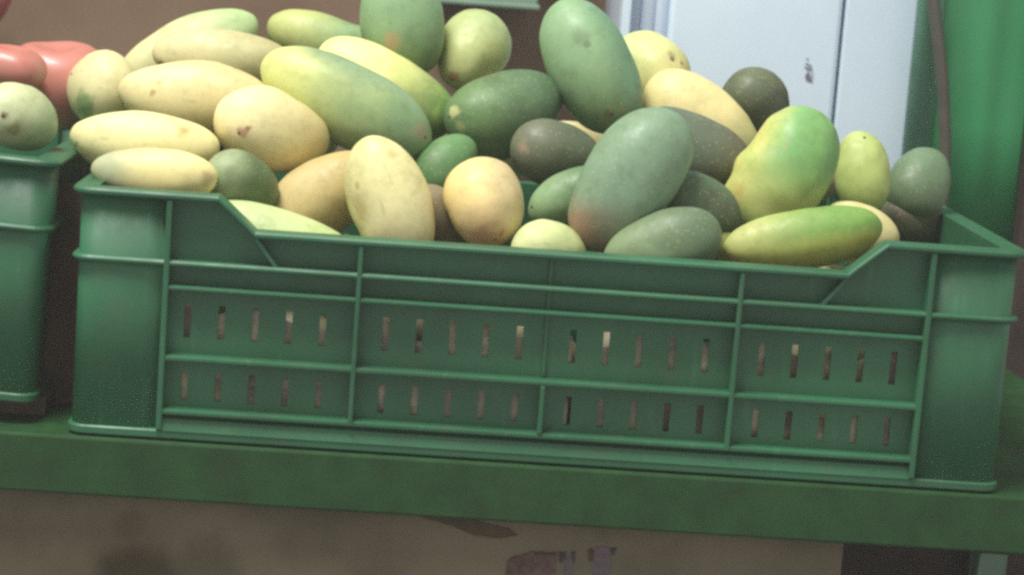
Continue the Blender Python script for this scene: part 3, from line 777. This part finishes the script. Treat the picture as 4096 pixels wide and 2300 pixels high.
mango('m35', (0.2134, 0.1000, 0.1519), (0.9892, -0.0379, 0.1362, -0.0386), 0.0280, 0.0210, 'cream yellow mango mostly hidden behind the lengthwise green one at right', c0=(222, 212, 150), c1=(222, 212, 150), shape={'bend': -0.08})
mango('m36', (0.2239, 0.1600, 0.1879), (0.7598, 0.0152, 0.6389, -0.1200), 0.0301, 0.0195, 'light lime green mango standing right of the large bright green one', c0=(192, 206, 128), c1=(184, 200, 116), patch=(166, 186, 90), shape={'egg': -0.08, 'bend': 0.06, 'lump': 0.06, 'bumps': ((0.3, 0.3, -0.05, 1),)}, scars=[((-0.81, -0.51, 0.18), 0.0011)])
mango('m38', (0.2727, 0.2000, 0.1516), (0.9826, -0.0085, 0.1392, 0.1224), 0.0257, 0.0195, 'dark olive mango in shade below the dull green one at the far right', c0=(96, 96, 74), c1=(84, 88, 70), patch=(100, 86, 70))
mango('m39', (0.1191, 0.0850, 0.1382), (0.8730, 0.0996, 0.4534, 0.1493), 0.0177, 0.0126, 'small yellow green mango end below the yellow nose of the bright green one', c0=(176, 182, 96), c1=(150, 166, 80))
mango('m37', (0.2739, 0.2000, 0.1792), (0.7787, -0.2364, -0.5697, 0.1148), 0.0290, 0.0221, 'dull green mango at the far right end, before the green sheet', c0=(100, 120, 88), c1=(112, 138, 106), patch=(110, 130, 98))

# mangoes deeper in the crate: they carry the heap and show in the gaps and through the slots
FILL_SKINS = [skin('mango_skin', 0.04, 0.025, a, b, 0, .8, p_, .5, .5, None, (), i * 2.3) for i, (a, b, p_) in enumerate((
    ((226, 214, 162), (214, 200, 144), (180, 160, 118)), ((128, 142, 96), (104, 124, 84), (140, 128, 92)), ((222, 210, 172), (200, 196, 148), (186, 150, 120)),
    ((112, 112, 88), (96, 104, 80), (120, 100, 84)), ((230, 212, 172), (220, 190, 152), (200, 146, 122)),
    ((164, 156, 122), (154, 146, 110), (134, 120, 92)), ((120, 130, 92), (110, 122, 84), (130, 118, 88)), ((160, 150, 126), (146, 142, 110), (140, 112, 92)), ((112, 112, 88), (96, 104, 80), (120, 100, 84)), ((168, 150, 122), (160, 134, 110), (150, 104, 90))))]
FILL_MESH = []
for i in range(5):
    vs, fs = mango_mesh(1.0, 1.0, i * 2.7 + .4, 0.07, 0.0, 0.97, 2.1, (), 0.03, 24, 20)
    me = bpy.data.meshes.new('mango'); me.from_pydata(vs, [], fs); me.polygons.foreach_set('use_smooth', [True] * len(me.polygons)); FILL_MESH.append(me)
def filler(i, loc, axis, L, w):
    me = FILL_MESH[i % 5].copy() if i >= 5 else FILL_MESH[i]
    me.materials.clear()
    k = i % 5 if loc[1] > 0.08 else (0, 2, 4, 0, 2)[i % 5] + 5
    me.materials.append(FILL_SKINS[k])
    o = bpy.data.objects.new('mango', me); col.objects.link(o)
    o.location = loc; o.scale = (L, w * .97, w * .97)
    o.rotation_mode = 'QUATERNION'; o.rotation_quaternion = Vector(axis).to_track_quat('X', 'Z')
    return o
FILL = [
    ((0.018, 0.069, 0.029), (0.85, -0.52, 0.00), 0.032, 0.0222, 'mango low in the crate at the left lower slots of the third bay'),
    ((0.072, 0.047, 0.064), (0.99, -0.13, -0.00), 0.044, 0.0247, 'mango showing over the paper at the middle upper slots of the third bay'),
    ((-0.097, 0.109, 0.072), (0.99, 0.12, 0.00), 0.036, 0.0248, 'mango set back behind the left upper slot of the second bay'),
    ((0.196, 0.051, 0.077), (0.99, -0.13, 0.00), 0.033, 0.0246, 'mango showing over the paper at the middle upper slots of the fourth bay'),
    ((-0.066, 0.059, 0.077), (0.80, 0.60, 0.00), 0.038, 0.0248, 'mango showing over the paper at the middle upper slots of the second bay'),
    ((-0.225, 0.108, 0.078), (0.97, 0.23, 0.00), 0.038, 0.0246, 'mango set back behind the middle upper slots of the first bay'),
    ((0.118, 0.056, 0.101), (1.00, -0.03, 0.00), 0.035, 0.0240, 'mango behind the rightmost upper slot of the third bay'),
    ((-0.252, 0.047, 0.077), (1.00, 0.08, 0.00), 0.033, 0.0219, 'mango showing over the paper at the left upper slot of the first bay'),
    ((-0.007, 0.045, 0.064), (0.97, 0.20, -0.15), 0.035, 0.0222, 'mango showing over the paper at the right upper slots of the second bay'),
    ((-0.166, 0.053, 0.064), (0.92, -0.39, 0.00), 0.036, 0.0212, 'mango showing over the paper at the right upper slots of the first bay'),
    ((0.198, 0.113, 0.107), (0.99, 0.13, 0.00), 0.037, 0.0213, 'mango in the dark just under the lengthwise green one at the right rim'),
    ((-0.045, 0.177, 0.125), (1.00, 0.01, 0.00), 0.032, 0.0222, 'mango in the dark gap at the right foot of the rounded orange yellow one'),
    ((-0.014, 0.333, 0.172), (0.72, 0.67, 0.20), 0.035, 0.0228, 'mango in the dark gap between the small dark green and the pink tipped one'),
    ((0.171, 0.185, 0.163), (0.98, 0.18, 0.00), 0.035, 0.0244, 'mango in the gap low between the bright green and the lime green one'),
    ((0.210, 0.264, 0.178), (0.98, -0.18, 0.00), 0.033, 0.0225, 'mango in the gap high between the bright green and the lime green one'),
    ((0.028, 0.286, 0.174), (0.93, -0.37, 0.00), 0.042, 0.0255, 'mango in the dark gap under the stem end of the tall green one'),
    ((-0.077, 0.262, 0.168), (-0.95, 0.15, 0.26), 0.038, 0.0224, 'mango in the dark gap left of the dark green one with cream tip'),
    ((-0.181, 0.262, 0.176), (1.00, 0.02, 0.00), 0.032, 0.0236, 'mango in the dark gap right of the plump yellow one with pinkish scar'),
]
for i, f in enumerate(FILL):
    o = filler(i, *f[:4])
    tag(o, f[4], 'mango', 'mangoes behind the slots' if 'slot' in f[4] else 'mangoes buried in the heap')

# tomato in the left crate
def tomato(loc, r, label, squash=1.0, turn=0.0):
    n, m = 64, 36
    vs, fs = [], []
    for j in range(m + 1):
        th = math.pi * j / m
        for i in range(n):
            ph = 2 * math.pi * i / n
            lob = 1 + 0.03 * math.sin(th) ** 1.2 * math.cos(5 * ph + 0.9) + 0.02 * math.cos(3 * ph + 1.0) * math.sin(th)
            rr = r * (math.sin(th) ** 0.88) * lob
            top = 0.90 * math.cos(th)
            dip = -0.26 * math.exp(-(th / 0.40) ** 2) - 0.04 * math.exp(-((th - 0.55) / 0.5) ** 2) * (0.5 + 0.5 * math.cos(2 * (ph + 1.55))) ** 2
            vs.append((rr * math.cos(ph), rr * math.sin(ph), r * squash * (top + dip)))
    for j in range(m):
        for i in range(n):
            k2 = (i + 1) % n
            fs.append((j * n + i, (j + 1) * n + i, (j + 1) * n + k2, j * n + k2))
    s = NT('tomato_skin')
    tc = s.new('ShaderNodeTexCoord').outputs['Object']
    n1 = s.noise(tc, 20, 3)
    cc = s.mix(s.rng(n1.outputs['Fac'], 0.3, 0.7), lin((188, 112, 100)), lin((202, 134, 120)))
    s.link(cc, s.b.inputs['Base Color'])
    s.b.inputs['Roughness'].default_value = 0.42
    s.b.inputs['Specular IOR Level'].default_value = 0.6
    s.b.inputs['Coat Weight'].default_value = 0.12; s.b.inputs['Coat Roughness'].default_value = 0.12
    o = mesh_obj('tomato', vs, fs, s.m, None, True)
    o.location = loc; o.rotation_euler = (math.radians(6), math.radians(-4), turn)
    tag(o, label, 'tomato')
    return o
tomato((-0.3577, 0.2450, 0.2036), 0.0385, 'pinkish red tomato behind the pale mango wedged between the crates', 1.0, 0.4)
tomato((-0.3800, 0.1850, 0.2168), 0.0250, 'smaller pinkish red tomato cut by the left edge, above the pale green mango', 0.78, 1.7)

# ------------------------------------------------------------------ thin volume added to lift the blacks, standing for lens veil
hz = box('veil_volume', -3.0, 3.0, -3.0, 3.0, -1.0, 3.4, None)
hm = bpy.data.materials.new('added_veil'); hm.use_nodes = True
hm.node_tree.nodes.remove(hm.node_tree.nodes['Principled BSDF'])
pv = hm.node_tree.nodes.new('ShaderNodeVolumePrincipled')
pv.inputs['Color'].default_value = (0.93, 0.92, 0.88, 1)
pv.inputs['Density'].default_value = 0.021
hm.node_tree.links.new(pv.outputs['Volume'], hm.node_tree.nodes['Material Output'].inputs['Volume'])
hz.data.materials.append(hm)
tag(hz, kind='stuff')
